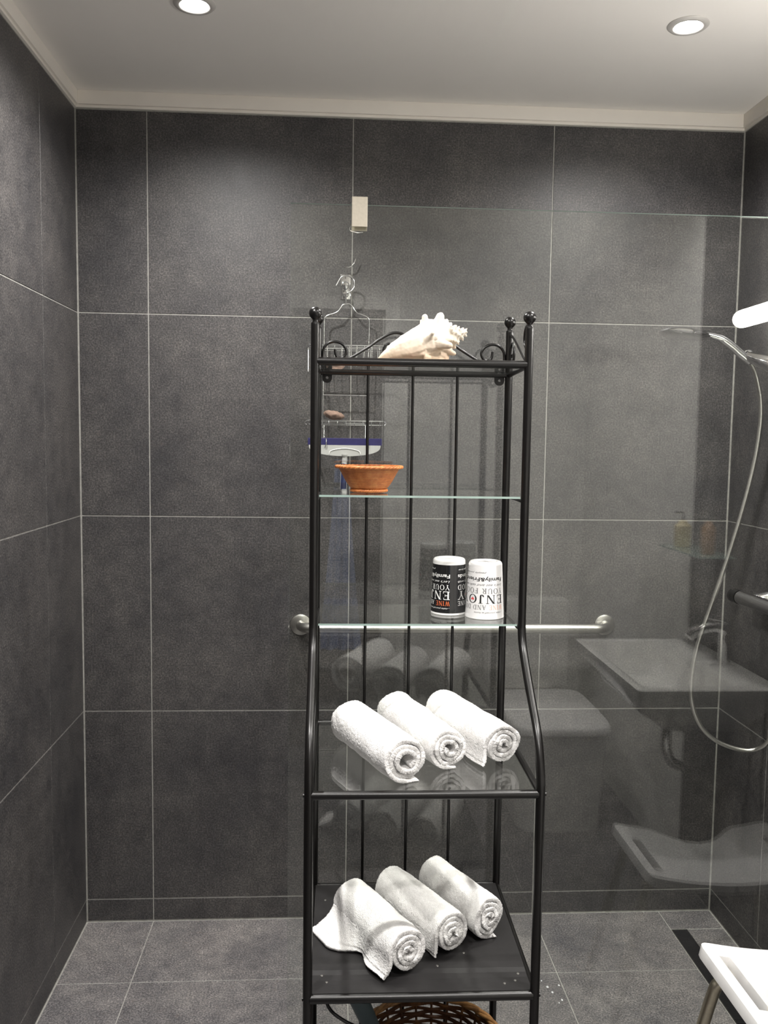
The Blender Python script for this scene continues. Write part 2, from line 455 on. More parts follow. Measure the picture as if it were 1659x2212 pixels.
# ------------------------------------------------------------------ grab bar
gb = thing('grab_bar', 'long satin steel grab bar fixed across the back wall', 'grab bar', (.661, -.06, .9455))
L = .952
pts = [(0, .058, .0)] + [(.045-.045*math.cos(a), .045-.045*math.sin(a)+0, 0) for a in [PI*.5*k/8 for k in range(9)]]
pts = [Vector((0, .058, 0))] + [Vector((.045*(1-math.cos(a)), .045*(1-math.sin(a)), 0)) for a in [PI*.5*k/10 for k in range(11)]]
ptsr = [Vector((L-p.x, p.y, 0)) for p in reversed(pts)]
tube('bar', pts+ptsr, .0145, M_STEEL, gb, 20)
for x in (0, L):
    fl = lathe('flange', [(.0145, 0), (.026, .0015), (.032, .004), (.033, .008), (.033, .0095)], M_STEEL, gb, 40, cap=False)
    fl.rotation_euler = (-PI/2, 0, 0); fl.location = (x, .0505, 0)
    for dz in ((-.024, 0), (.024, 0), (0, .024)):
        s = lathe('screw', [(.0001, -.0008), (.0028, -.0006), (.0032, .001)], M_CHROME, fl, 12, loc=(dz[0], dz[1], .0025), cap=False)

# ------------------------------------------------------------------ linear drain
dr = thing('floor_drain', 'narrow black linear drain channel let into the shower floor', 'drain', (DX0, DY0, 0))
box('channel', (.001, DEND-DY0, -.0095), (DX1-DX0-.001, -.001, -.0006), M_DARKPL, dr)
box('rim', (0.0, DEND-DY0, -.0095), (.0022, 0, .0002), M_STEEL, dr)
box('rim', (DX1-DX0-.0022, DEND-DY0, -.0095), (DX1-DX0, 0, .0002), M_STEEL, dr)
box('rim', (.0022, -.0022, -.0095), (DX1-DX0-.0022, 0, .0002), M_STEEL, dr)

# ------------------------------------------------------------------ black steel shelf unit
PW, D1, D2 = .402, .1942, .3868
sh = thing('shelf_unit', 'tall black metal shelf unit with glass shelves and ball finials', 'shelf', (.7213, -.8213, 0), -.0093)
PR = .0081
def ball(x, b, z0, zc):
    prof = [(.0001, zc-z0-.0118), (.004, zc-z0-.0125)]
    V = []
    pr = [(PR, 0.0), (PR*.95, .003), (.0055, .0045), (.0050, .008)]
    c = zc-z0; R = .0119
    for k in range(1, 16):
        a = -PI/2+PI*k/16
        if R*math.cos(a) > .005 or a > 0: pr.append((R*math.cos(a), c+R*math.sin(a)))
    pr.append((.0002, c+R))
    return lathe('ball_finial', pr, M_BLACK, sh, 28, loc=(x, -b, z0), cap=False)
for x in (0, PW):
    # rear post
    tube('post', [(x, 0, .0), (x, 0, 1.745)], PR, M_BLACK, sh, 16)
    ball(x, 0, 1.745, 1.7657)
    fp = path([(x, -D2, .0), (x, -D2, .8), (x, -D2, .90), (x, -.3845, .93), (x, -.3725, .967), (x, -.350, 1.001), (x, -.3125, 1.033), (x, -.273, 1.066), (x, -.235, 1.099), (x, -.212, 1.123), (x, -.199, 1.148), (x, -D1, 1.175), (x, -D1, 1.26), (x, -D1, 1.729)], 8)
    tube('post', fp, PR, M_BLACK, sh, 16)
    ball(x, D1, 1.729, 1.7494)
    tube('collar', [(x, -D2, .545), (x, -D2, .893)], PR*1.03, M_BLACK, sh, 16)
    for zz in (.9068, .5395, .16):
        tube('bolt', [(x-(.0098 if x == 0 else -.0098), -D2, zz), (x, -D2, zz)], .0035, M_BLACK, sh, 10)
RR = .0076
def rail(name, a, b, r=RR): tube(name, [a, b], r, M_BLACK, sh, 14)
for z, zr, d in ((1.6616, 1.6569, D1), (.9068, .9068, D2), (.5395, .5395, D2), (.16, .16, D2)):
    rr = .0086 if z == .5395 else RR
    rail('front_rail', (.004, -d, z), (PW-.004, -d, z), rr)
    rail('rear_rail', (.004, 0, zr), (PW-.004, 0, zr), .0065)
    for x in (0.0, PW):
        rail('side_rail', (x, -d, z), (x, 0, zr), .0062)
# thin side wires that carry the two plain glass shelves
for z in (1.4035, 1.157):
    for x in (0.0, PW):
        xx = x+(.006 if x == 0 else -.006)
        d = D1
        tube('side_wire', path([(x, -d, z-.004), (xx, -d+.02, z), (xx, -d*.5, z), (xx, -.02, z), (x, 0, z+.001)], 4), .0033, M_BLACK, sh, 8)
# vertical rods of the back
for a in (.1053, .1995, .2934):
    tube('back_rod', [(a, 0, .16), (a, 0, 1.655)], .0032, M_BLACK, sh, 10)
# glass shelves
def gshelf(x0, x1, b0, b1, z, t=.004, edge=True):
    bm = bmesh.new(); add_box(bm, (x0, -b1, z-t), (x1, -b0, z))
    o = bm_obj('glass_shelf', bm, M_GLASS, sh); o.data.materials.append(M_GLASSEDGE)
    for p in o.data.polygons:
        if abs(p.normal.z) < .5 and p.center.y < -b1+1e-4 and edge: p.material_index = 1
    return o
gshelf(.010, PW-.010, .008, D1-.007, 1.6605, edge=False)
gshelf(.0095, PW-.0095, -.003, D1+.002, 1.4120)
gshelf(.0095, PW-.0095, -.003, D1+.002, 1.1655)
gshelf(.009, PW-.009, .008, D2-.007, .9120, edge=False)
# solid sheet shelf: turned-down front, shallow groove behind the rail
V = []; Fc = []
prof = [(.004, .5405), (.012, .5485), (.30, .5485), (.318, .5480), (.330, .5462), (.345, .5460), (.362, .5470), (.380, .5485), (.3868, .5487)]
x0, x1 = -.004+.008, PW-.004
for side in (0, .0018):
    for b, z in prof:
        V += [(x0, -b, z-side), (x1, -b, z-side)]
n = len(prof)
for i in range(n-1):
    Fc.append((2*i, 2*i+1, 2*i+3, 2*i+2)); j = 2*n
    Fc.append((j+2*i, j+2*i+2, j+2*i+3, j+2*i+1))
    Fc.append((2*i, 2*i+2, j+2*i+2, j+2*i)); Fc.append((2*i+1, j+2*i+1, j+2*i+3, 2*i+3))
Fc.append((0, 2*n, 2*n+1, 1)); Fc.append((2*n-2, 2*n-1, 4*n-1, 4*n-2))
sheet = obj('metal_shelf', V, Fc, M_SHEET, sh, smooth=False)
for p in sheet.data.polygons: p.use_smooth = False
def w2l(x, y):
    dx, dy = x-.7213, y+.8213; c, s = math.cos(-.0093), math.sin(-.0093)
    return (dx*c+dy*s, -dx*s+dy*c)
for x, y in [(1.0102, -1.0957), (.9554, -1.1334), (1.1008, -1.1598), (1.0911, -1.1807), (1.0701, -1.1892), (.742, -1.1524), (.7509, -1.1727), (.7465, -.8962)]:  # small steel discs standing in for bright spots of light on the sheet
    a, b = w2l(x, y); b = -b
    zz = .5485
    if b > .30:
        for k in range(n-1):
            if prof[k][0] <= b <= prof[k+1][0]:
                f = (b-prof[k][0])/(prof[k+1][0]-prof[k][0]); zz = prof[k][1]*(1-f)+prof[k+1][1]*f
    lathe('light_dot', [(.0001, .0009), (.0022, .0007), (.0028, -.0003)], M_STEEL, sheet, 12, loc=(a, -b, zz), cap=False)
bm = bmesh.new(); add_box(bm, (.004, -D2+.006, .163), (PW-.004, -.004, .166)); bm_obj('metal_shelf', bm, M_SHEET, sh)
# wall brackets under the top shelf
for cx in (.0195, .383):
    V = []; Fc = []
    outer = [(-.0105, .018), (.0105, .018)]+[(.0105*math.cos(a), -.0005+.0105*math.sin(a)) for a in [-PI*k/12 for k in range(13)]]
    m = len(outer); hole = []
    for (x, z) in outer:
        a = math.atan2(z, x); hole.append((.0028*math.cos(a), .0028*math.sin(a)))
    for y in (.004, .0065):
        for x, z in outer: V.append((cx+x, y, 1.645+z))
        for x, z in hole: V.append((cx+x, y, 1.645+z))
    for i in range(m):
        j = (i+1) % m
        Fc.append((i, j, m+j, m+i)); Fc.append((2*m+i, 2*m+m+i, 2*m+m+j, 2*m+j))
        Fc.append((i, 2*m+i, 2*m+j, j)); Fc.append((m+i, m+j, 3*m+j, 3*m+i))
    obj('bracket', V, Fc, M_BLACK, sh)
# wrought scrolls at the back
def P3(l, y=0): return [(a, y, z) for a, z in l]
half = [(.0120, 1.661), (.0106, 1.676), (.0108, 1.6941), (.0126, 1.7052), (.0199, 1.7145), (.0292, 1.7188), (.0384, 1.719), (.0478, 1.716), (.0553, 1.7097), (.0591, 1.7005), (.0564, 1.6913), (.0499, 1.6861), (.0425, 1.686), (.0373, 1.6928), (.0358, 1.7038)]
arch = [(.040, 1.668), (.0657, 1.6850), (.0759, 1.6907), (.0944, 1.7021), (.1091, 1.7112), (.123, 1.7218), (.1369, 1.7304), (.1508, 1.7376), (.1634, 1.7399), (.177, 1.737), (.188, 1.727), (.192, 1.712), (.187, 1.697), (.174, 1.687), (.158, 1.685), (.144, 1.690), (.137, 1.702), (.1415, 1.714), (.150, 1.7175)]
def mir(l): return [(PW-a, z) for a, z in l]
for l in (half, mir(half), arch, mir(arch)):
    tube('back_scroll', path(P3(l), 5), .0029, M_BLACK, sh, 8)
# side scrolls between the posts above the top shelf
for x in (0, PW):
    xx = x
    tube('side_scroll', path([(xx, -.008, 1.738), (xx, -.022, 1.735), (xx, -.06, 1.722), (xx, -.12, 1.693), (xx, -.165, 1.672)], 4), .0027, M_BLACK, sh, 8)
    tube('side_scroll', path([(xx, -D1+.010, 1.735), (xx, -D1+.026, 1.737), (xx, -D1+.040, 1.726), (xx, -D1+.042, 1.708), (xx, -D1+.028, 1.697), (xx, -D1+.014, 1.704), (xx, -D1+.014, 1.716), (xx, -D1+.022, 1.72)], 5), .0027, M_BLACK, sh, 8)
    tube('side_scroll', path([(xx, -.011, 1.664), (xx, -.012, 1.70), (xx, -.022, 1.716), (xx, -.040, 1.717), (xx, -.052, 1.703), (xx, -.050, 1.686), (xx, -.036, 1.678), (xx, -.028, 1.688), (xx, -.030, 1.697)], 5), .0027, M_BLACK, sh, 8)

# ------------------------------------------------------------------ rolled towels
def towel(label, front, rear, zb, rf, rr, seed, turns=4.1, over=(.02, .01), sq=(1.03, .97), end='left', group='', r_in=.006, spread=0., out=.98):
    """a rolled sheet; its outer end leaves the roll tangentially (end: left side or under) and lies on the shelf"""
    f = Vector((front[0], front[1])); r = Vector((rear[0], rear[1])); d = (f-r).normalized()
    f = f+d*over[0]; r = r-d*over[1]; Ln = (f-r).length
    ang = math.atan2(d.y, d.x)-(-PI/2)
    root = thing('rolled_towel', label, 'towel', (r.x, r.y, zb), ang, group)
    rng = random.Random(seed)
    ns, ny = 420, 110
    sT = .93                                  # share of the sheet that is rolled
    a_end = PI*1.02 if end == 'left' else PI*1.46
    phi = a_end-2*PI*turns
    V = []; Fc = []
    t = (rf-r_in)/turns*.93
    def sst(x): x = max(0., min(1., x)); return x*x*(3-2*x)
    low = {}
    B = {}
    for j in range(ny+1):
        fy = j/ny; k = (rf*fy+rr*(1-fy))/rf; Rn = rf*k
        crow = []
        for i in range(ns+1):
            s = i/ns
            if s <= sT:
                q = s/sT; a = phi+2*PI*turns*q
                rad = (r_in+(rf-t*.5-r_in)*q)*k
                nz = noise.noise(Vector((math.cos(a)*1.3+seed, math.sin(a)*1.3, fy*2.2+s*3)))
                rad *= 1+.085*nz*(1 if q < .7 else .4)
                c = Vector((rad*math.cos(a)*sq[0], rad*math.sin(a)*sq[1])); n = Vector((math.cos(a), math.sin(a)))
                last = (c, n)
            else:
                u = (s-sT)/(1-sT); c0, n0 = last
                tg = Vector((-n0.y, n0.x))
                if end == 'left':
                    back = spread*sst((.62-fy)/.30)
                    tip = Vector((-Rn*out-.004*math.sin(fy*9+seed), -Rn*.88))
                    tip2 = Vector((-Rn*1.0-.052, -Rn*.90))
                    tip = tip*(1-back)+tip2*back
                    mid = c0+tg*Rn*(.55+.5*back)+Vector((-.012*back, .012*back))
                    if fy < .80: tip = tip*(1-.42*sst((.80-fy)/.25)*(1-min(1, back*1.6)))+Vector((-Rn*.45, -Rn*.90))*.42*sst((.80-fy)/.25)*(1-min(1, back*1.6))
                else:
                    tip = Vector((Rn*(.38+.18*math.sin(fy*5+seed)), -Rn*.93)); mid = c0+tg*Rn*.5+Vector((0, -.002))
                c = c0*(1-u)**2+mid*2*u*(1-u)+tip*u*u
                dd = (mid-c0)*(1-u)+(tip-mid)*u
                dd = dd.normalized() if dd.length > 1e-9 else tg
                n = Vector((dd.y, -dd.x))
            lw = noise.noise(Vector((c.x*22+seed, fy*Ln*22, c.y*22)))*.0026
            e = noise.noise(Vector((n.x*.9+seed*2, n.y*.9, s*2.5)))*.006+.003*math.cos(PI*s)
            if s > sT and fy > .8: e += .004*((s-sT)/(1-sT))**1.5
            crow.append((c, n, s, e, lw, Rn, fy))
        low[j] = crow
    for side in (1, 0, -1):
        for j in range(ny+1):
            if side == 0 and 0 < j < ny: continue
            B[(side, j)] = len(V)
            for (c, n, s, e, lw, Rn, fy) in low[j]:
                edge = 1 if s < .985 else .55
                th = t*.5*side*edge*(1 if fy < .97 else .8)+lw*(1 if side == 1 else .6)
                jit = .00042*(1 if side == 1 else .4)
                x = c.x+n.x*(th+rng.gauss(0, jit)); z = c.y+n.y*(th+rng.gauss(0, jit))+Rn*sq[1]
                ye = fy*Ln+rng.gauss(0, .0004)
                if fy > .88: ye += e*(fy-.88)/.12
                if fy < .10: ye -= e*(.10-fy)*10
                if side == 0: ye += (-.0020 if j == ny else .0020)
                V.append((x, -ye, max(z, .0008)))
    for s_ in (1, -1):
        for j in range(ny):
            for i in range(ns):
                a = B[(s_, j)]+i; b = B[(s_, j+1)]+i; Fc.append((a, a+1, b+1, b) if s_ == 1 else (a, b, b+1, a+1))
    for j in (0, ny):
        for i in range(ns):
            o1 = B[(1, j)]+i; m0 = B[(0, j)]+i; i1 = B[(-1, j)]+i
            Fc.append((o1, o1+1, m0+1, m0)); Fc.append((m0, m0+1, i1+1, i1))
    for i in (0, ns):
        for j in range(ny):
            Fc.append((B[(1, j)]+i, B[(1, j+1)]+i, B[(-1, j+1)]+i, B[(-1, j)]+i))
    obj('terry_roll', V, Fc, M_TOWEL, root, smooth=True)
    return root, Ln
ZG = .9125
GU = 'rolled white towels on the glass shelf'; GL = 'rolled white towels on the black metal shelf'
ul, L1 = towel('rolled white towel, nearest and fattest of the three on the glass shelf', (.884, -1.163), (.801, -.965), ZG, .0440, .0455, 3, 2.9, (.012, .012), end='under', group=GU, r_in=.013)
um, L2 = towel('rolled white towel in the middle on the glass shelf', (.972, -1.106), (.893, -.892), ZG, .0400, .0440, 11, 3.3, (.006, .012), end='under', group=GU, r_in=.008)
ur, L3 = towel('rolled white towel at the right on the glass shelf', (1.0765, -1.085), (.9935, -.878), ZG, .0405, .0425, 19, 3.6, (.006, .012), end='left', out=1.08, group=GU)
ZS = .5490
ll, L4 = towel('rolled white towel on the black metal shelf with an open corner trailing left', (.895, -1.150), (.805, -.975), ZS, .0430, .0420, 27, 3.5, (.010, .012), end='left', group=GL, sq=(1.0, 1.0), spread=1., out=1.32)
lm, L5 = towel('rolled white towel in the middle on the black metal shelf', (.987, -1.098), (.888, -.923), ZS, .0410, .0415, 35, 3.6, (.004, .012), end='left', group=GL, sq=(.98, 1.02))
lr, L6 = towel('rolled white towel at the right on the black metal shelf', (1.066, -1.052), (.981, -.884), ZS, .0420, .0405, 43, 3.7, (.004, .012), end='under', group=GL, sq=(.93, 1.06))
# ------------------------------------------------------------------ conch shell (union of solids, remeshed)
def conch():
    mm = .001*1.0
    rings = [(0, 6, 4.5), (6, 9, 9), (14, 13, 14), (27, 20, 21), (45, 26.5, 28), (63, 31, 33), (80, 36, 40), (92, 40, 45), (104, 43, 44), (116, 45, 39), (128, 49, 31), (138, 52.5, 25), (142, 53, 19), (148, 55.5, 20.5), (151, 57, 14.5), (156, 59, 15.5), (159, 60, 10.5), (164, 62, 11), (167, 63, 7), (171, 65, 7.2), (174, 66, 3)]
    seg = 40; V = []; Fc = []
    for (x, c, r) in rings:
        for k in range(seg):
            a = 2*PI*k/seg
            rr = r
            if x < 130:
                # concave shoulder faces between ridges at 90, 10 and -60 degrees (a measured in y,z)
                for rid, amp in ((math.radians(95), .13), (math.radians(200), .16), (math.radians(330), .08)):
                    dd = (a-rid+PI) % (2*PI)-PI
                    rr += r*amp*math.exp(-(dd/.30)**2)*min(1, x/60)
                rr -= r*.05*min(1, x/60)
                side_c = max(0., -math.cos(a))**.7
                rr -= r*.16*side_c*max(0, -math.sin(a))**.6*min(1, x/30)
                rr -= r*.30*math.exp(-((x-91)/12)**2)*side_c*(1 if math.sin(a) > -.5 else .3)
            y = rr*math.cos(a)*.92; z = c+rr*math.sin(a)
            V.append(Vector((x, y, max(z, .3)))*mm)
    for j in range(len(rings)-1):
        for k in range(seg):
            Fc.append((j*seg+k, j*seg+(k+1) % seg, (j+1)*seg+(k+1) % seg, (j+1)*seg+k))
    Fc.append(tuple(range(seg))); Fc.append(tuple(range((len(rings)-1)*seg, len(rings)*seg)))
    def cone(a, b, r0, r1, n=5):
        nonlocal V, Fc
        a = Vector(a); b = Vector(b)
        pts = [(a+(b-a)*t)*mm for t in [i/n for i in range(n+1)]]+[(b+(b-a).normalized()*r1*.6)*mm]
        rad = [(r0+(r1-r0)*(i/n)**.65)*mm for i in range(n+1)]+[r1*.35*mm]
        v, f = tube_data(pts, rad, 14, False, True, len(V)); V += v; Fc += f
    # big shoulder spikes
    cone((92, 0, 62), (92, 2, 95), 15, 5.0)
    cone((88, 3, 66), (85.5, 8, 87), 9, 3)
    cone((110, -4, 58), (122, -7, 97), 22, 7.0)
    cone((124, -3, 56), (134, -5, 87), 13, 4.5)
    cone((110, -18, 42), (137, -52, 33), 19, 5.0)
    cone((96, -22, 46), (104, -44, 58), 12, 3)
    cone((120, -10, 34), (149, -18, 22), 15, 4.2)
    cone((112, 8, 30), (118, 38, 26), 14, 4)
    cone((132, -6, 44), (156, -12, 44), 10, 3.2)
    cone((106, 10, 50), (108, 42, 64), 13, 4)
    # spire knobs in whorls
    for x, c, r, n, s, ph in ((139, 53, 23, 8, 6, .2), (148, 56, 18, 8, 5, .5), (156, 59, 14, 8, 3.4, .1), (164, 62, 10, 7, 2.8, .4), (171, 64.5, 6.4, 6, 2.2, 0)):
        for k in range(n):
            a = 2*PI*k/n+ph
            p = (x+.5, math.cos(a)*r*.92, c+math.sin(a)*r); q = (x+3, math.cos(a)*(r+s*1.0)*.92, c+math.sin(a)*(r+s*1.0))
            cone(p, q, s, s*.55, 2)
    # flaring lip towards the rear and the foot on which it rests
    cone((60, 10, 14), (112, 30, 8), 12, 7)
    cone((90, -20, 12), (137, -18, 4), 12, 5)
    cone((92, -8, 22), (131, -10, 13), 22, 13)
    cone((6, 0, 5), (-1, 0, 3), 5.5, 3.5)
    V = [Vector((v.x, v.y, max(v.z, .0003)))*100 for v in V]
    me = bpy.data.meshes.new('tmp'); me.from_pydata([tuple(v) for v in V], [], Fc)
    bm = bmesh.new(); bm.from_mesh(me); bmesh.ops.recalc_face_normals(bm, faces=bm.faces); bm.to_mesh(me); bm.free()
    o = bpy.data.objects.new('conch_shell', me); COL.objects.link(o)
    md = o.modifiers.new('r', 'REMESH'); md.mode = 'VOXEL'; md.voxel_size = .11
    sm = o.modifiers.new('s', 'SMOOTH'); sm.factor = .5; sm.iterations = 4
    dg = bpy.context.evaluated_depsgraph_get(); me2 = bpy.data.meshes.new_from_object(o.evaluated_get(dg))
    o.modifiers.clear(); o.data = me2
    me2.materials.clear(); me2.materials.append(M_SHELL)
    me2.transform(Matrix.Scale(.01, 4))
    nrm = [v.normal.copy() for v in me2.vertices]
    for v, nv in zip(me2.vertices, nrm):
        n = noise.noise(v.co*70)*.0012+noise.noise(v.co*200)*.0004
        v.co += nv*n
        if v.co.z < .0004: v.co.z = .0004
    for p in me2.polygons: p.use_smooth = True
    return o
cs = conch(); cs.location = (.8375, -.960, 1.6615); cs.rotation_euler = (0, 0, -.02)
tag(cs, 'large cream conch shell with blunt spikes lying on the top glass shelf', 'shell')

# ------------------------------------------------------------------ orange wicker bowl
wb = thing('wicker_bowl', 'small orange wicker bowl on the second glass shelf', 'bowl', (.8262, -.935, 1.4122))
NB = 24
def weave_r(rows):
    def f(r, a, z, j):
        rib = math.cos(NB*a); row = j//2
        return r*+.0017*rib+.0004*(1 if row % 2 else -1)*math.sin(NB*a*2)+(.0008 if j % 2 else -.0008)
    return f
prof = []; n = 30
for i in range(n+1):
    t = i/n; z = .008+.043*t; r = .037+.0265*(t**.72) + .002*t**6
    prof.append((r, z))
inner = [(r-.003, z) for r, z in reversed(prof)]+[(.030, .0105), (.001, .0105)]
pw = weave_r(44)
lathe('bowl_wall', prof+inner, M_WICKW, wb, 240, cap=False, rfun=lambda r, a, z, j: pw(r, a, z, j) if j <= n else r)
def braid(name, R, z, r, tw, mat, parent, amp, k=2):
    l = []
    for q in range(k):
        pts = []
        for i in range(260):
            a = 2*PI*i/260; ph = tw*a+2*PI*q/k
            pts.append(((R+amp*math.cos(ph))*math.cos(a), (R+amp*math.cos(ph))*math.sin(a), z+amp*.7*math.sin(ph)))
        l.append((pts, r, True))
    return tubes(name, l, mat, parent, 8)
braid('rim', .0645, .0510, .0022, 14, M_WICK, wb, .0018, 3)
braid('foot_ring', .0345, .0048, .0022, 16, M_WICK, wb, .0016, 3)
lathe('base', [(.0345, .0015), (.0345, .0075), (.001, .0075)], M_WICK, wb, 40, cap=False)

# ------------------------------------------------------------------ cups with printed lettering
def glyph(ch):
    """stroke polygons of a serif capital, height 1; returns (polys, width)"""
    T, t, s = .15, .07, .05   # thick, thin, serif
    def R(x0, y0, x1, y1): return [(x0, y0), (x1, y0), (x1, y1), (x0, y1)]
    def D(x0, y0, x1, y1, w): return [(x0-w/2, y0), (x0+w/2, y0), (x1+w/2, y1), (x1-w/2, y1)]
    def ring(cx, cy, rx, ry, T, t, a0=0, a1=2*PI, n=28):
        out = []
        for k in range(n):
            A = a0+(a1-a0)*k/n; B = a0+(a1-a0)*(k+1)/n; q = []
            for an, io in ((A, 0), (B, 0), (B, 1), (A, 1)):
                q.append((cx+(rx-io*T)*math.cos(an), cy+(ry-io*t)*math.sin(an)))
            out.append(q)
        return out
    if ch == 'E': return [R(.08, 0, .08+T, 1), R(0, 0, .66, t), R(0, 1-t, .62, 1), R(.1, .47, .48, .47+t), R(.66-.05, 0, .66, .26), R(.62-.05, .76, .62, 1), R(.44, .36, .48, .64)], .70
    if ch == 'N': return [R(.1, 0, .1+t, 1), R(.72, 0, .72+t, 1), D(.16, 1, .74, 0, T*1.2), R(0, 0, .28, s), R(0, 1-s, .2, 1), R(.6, 1-s, .9, 1)], .94
    if ch == 'J': return [R(.24, .12, .24+T, 1), R(.12, 1-s, .5, 1)]+ring(.195, .15, .195, .20, T, t, PI, 2*PI, 12)+[R(0, .12, .1, .22)], .54
    if ch == 'O': return ring(.44, .5, .44, .52, T, t), .92
    if ch == 'Y': return [R(.36, 0, .36+T, .5), D(.43, .42, .12, 1, T), D(.43, .42, .76, 1, t), R(.24, 0, .62, s), R(0, 1-s, .28, 1), R(.6, 1-s, .88, 1)], .88
    if ch == 'U': return [R(.1, .3, .1+T, 1), R(.68, .3, .68+t, 1), R(0, 1-s, .34, 1), R(.58, 1-s, .86, 1)]+ring(.425, .32, .325, .34, T*.8, t, PI, 2*PI, 14), .9
    if ch == 'R': return [R(.1, 0, .1+T, 1), R(0, 0, .35, s), R(0, 1-s, .4, 1), R(.2, .46, .42, .46+t), R(.2, 1-t, .42, 1)]+ring(.40, .73, .26, .27, T*.9, t, -PI/2, PI/2, 12)+[D(.40, .48, .68, 0, T), R(.6, 0, .82, s)], .82
    if ch == 'F': return [R(.1, 0, .1+T, 1), R(0, 0, .38, s), R(0, 1-t, .62, 1), R(.2, .47, .48, .47+t), R(.57, .76, .62, 1), R(.44, .36, .48, .64)], .66
    if ch == 'D': return [R(.1, 0, .1+T, 1), R(0, 0, .42, t), R(0, 1-t, .42, 1)]+ring(.40, .5, .44, .5, T, t, -PI/2, PI/2, 18), .88
    if ch == 'W': return [D(.1, 1, .34, 0, T), D(.34, 0, .56, .9, t), D(.52, 1, .78, 0, T), D(.78, 0, 1.0, 1, t), R(0, 1-s, .28, 1), R(.4, 1-s, .66, 1), R(.86, 1-s, 1.12, 1)], 1.14
    if ch == 'I': return [R(.12, 0, .12+T, 1), R(0, 0, .38, s), R(0, 1-s, .38, 1)], .40
    if ch == 'A': return [D(.12, 0, .44, 1, t), D(.76, 0, .44, 1, T), R(.22, .34, .66, .34+t), R(0, 0, .26, s), R(.6, 0, .94, s)], .94
    return [], .40
def serif_line(txt, gap=.10):
    """returns {char index: polys}, total width"""
    x = 0; res = []
    for ch in txt:
        pl, w = glyph(ch)
        for p in pl: res.append((ch, [(x+a, b) for a, b in p]))
        x += w+gap
    return res, x-gap
def font_mesh(txt, bold=0., shear=0.):
    cu = bpy.data.curves.new('tmp', 'FONT'); cu.body = txt; cu.size = 1.0; cu.offset = bold; cu.shear = shear; cu.resolution_u = 3
    o = bpy.data.objects.new('tmp', cu); COL.objects.link(o)
    dg = bpy.context.evaluated_depsgraph_get(); me = bpy.data.meshes.new_from_object(o.evaluated_get(dg))
    vs = [v.co.copy() for v in me.vertices]; fs = [tuple(p.vertices) for p in me.polygons]
    bpy.data.objects.remove(o); bpy.data.curves.remove(cu); bpy.data.meshes.remove(me)
    return vs, fs
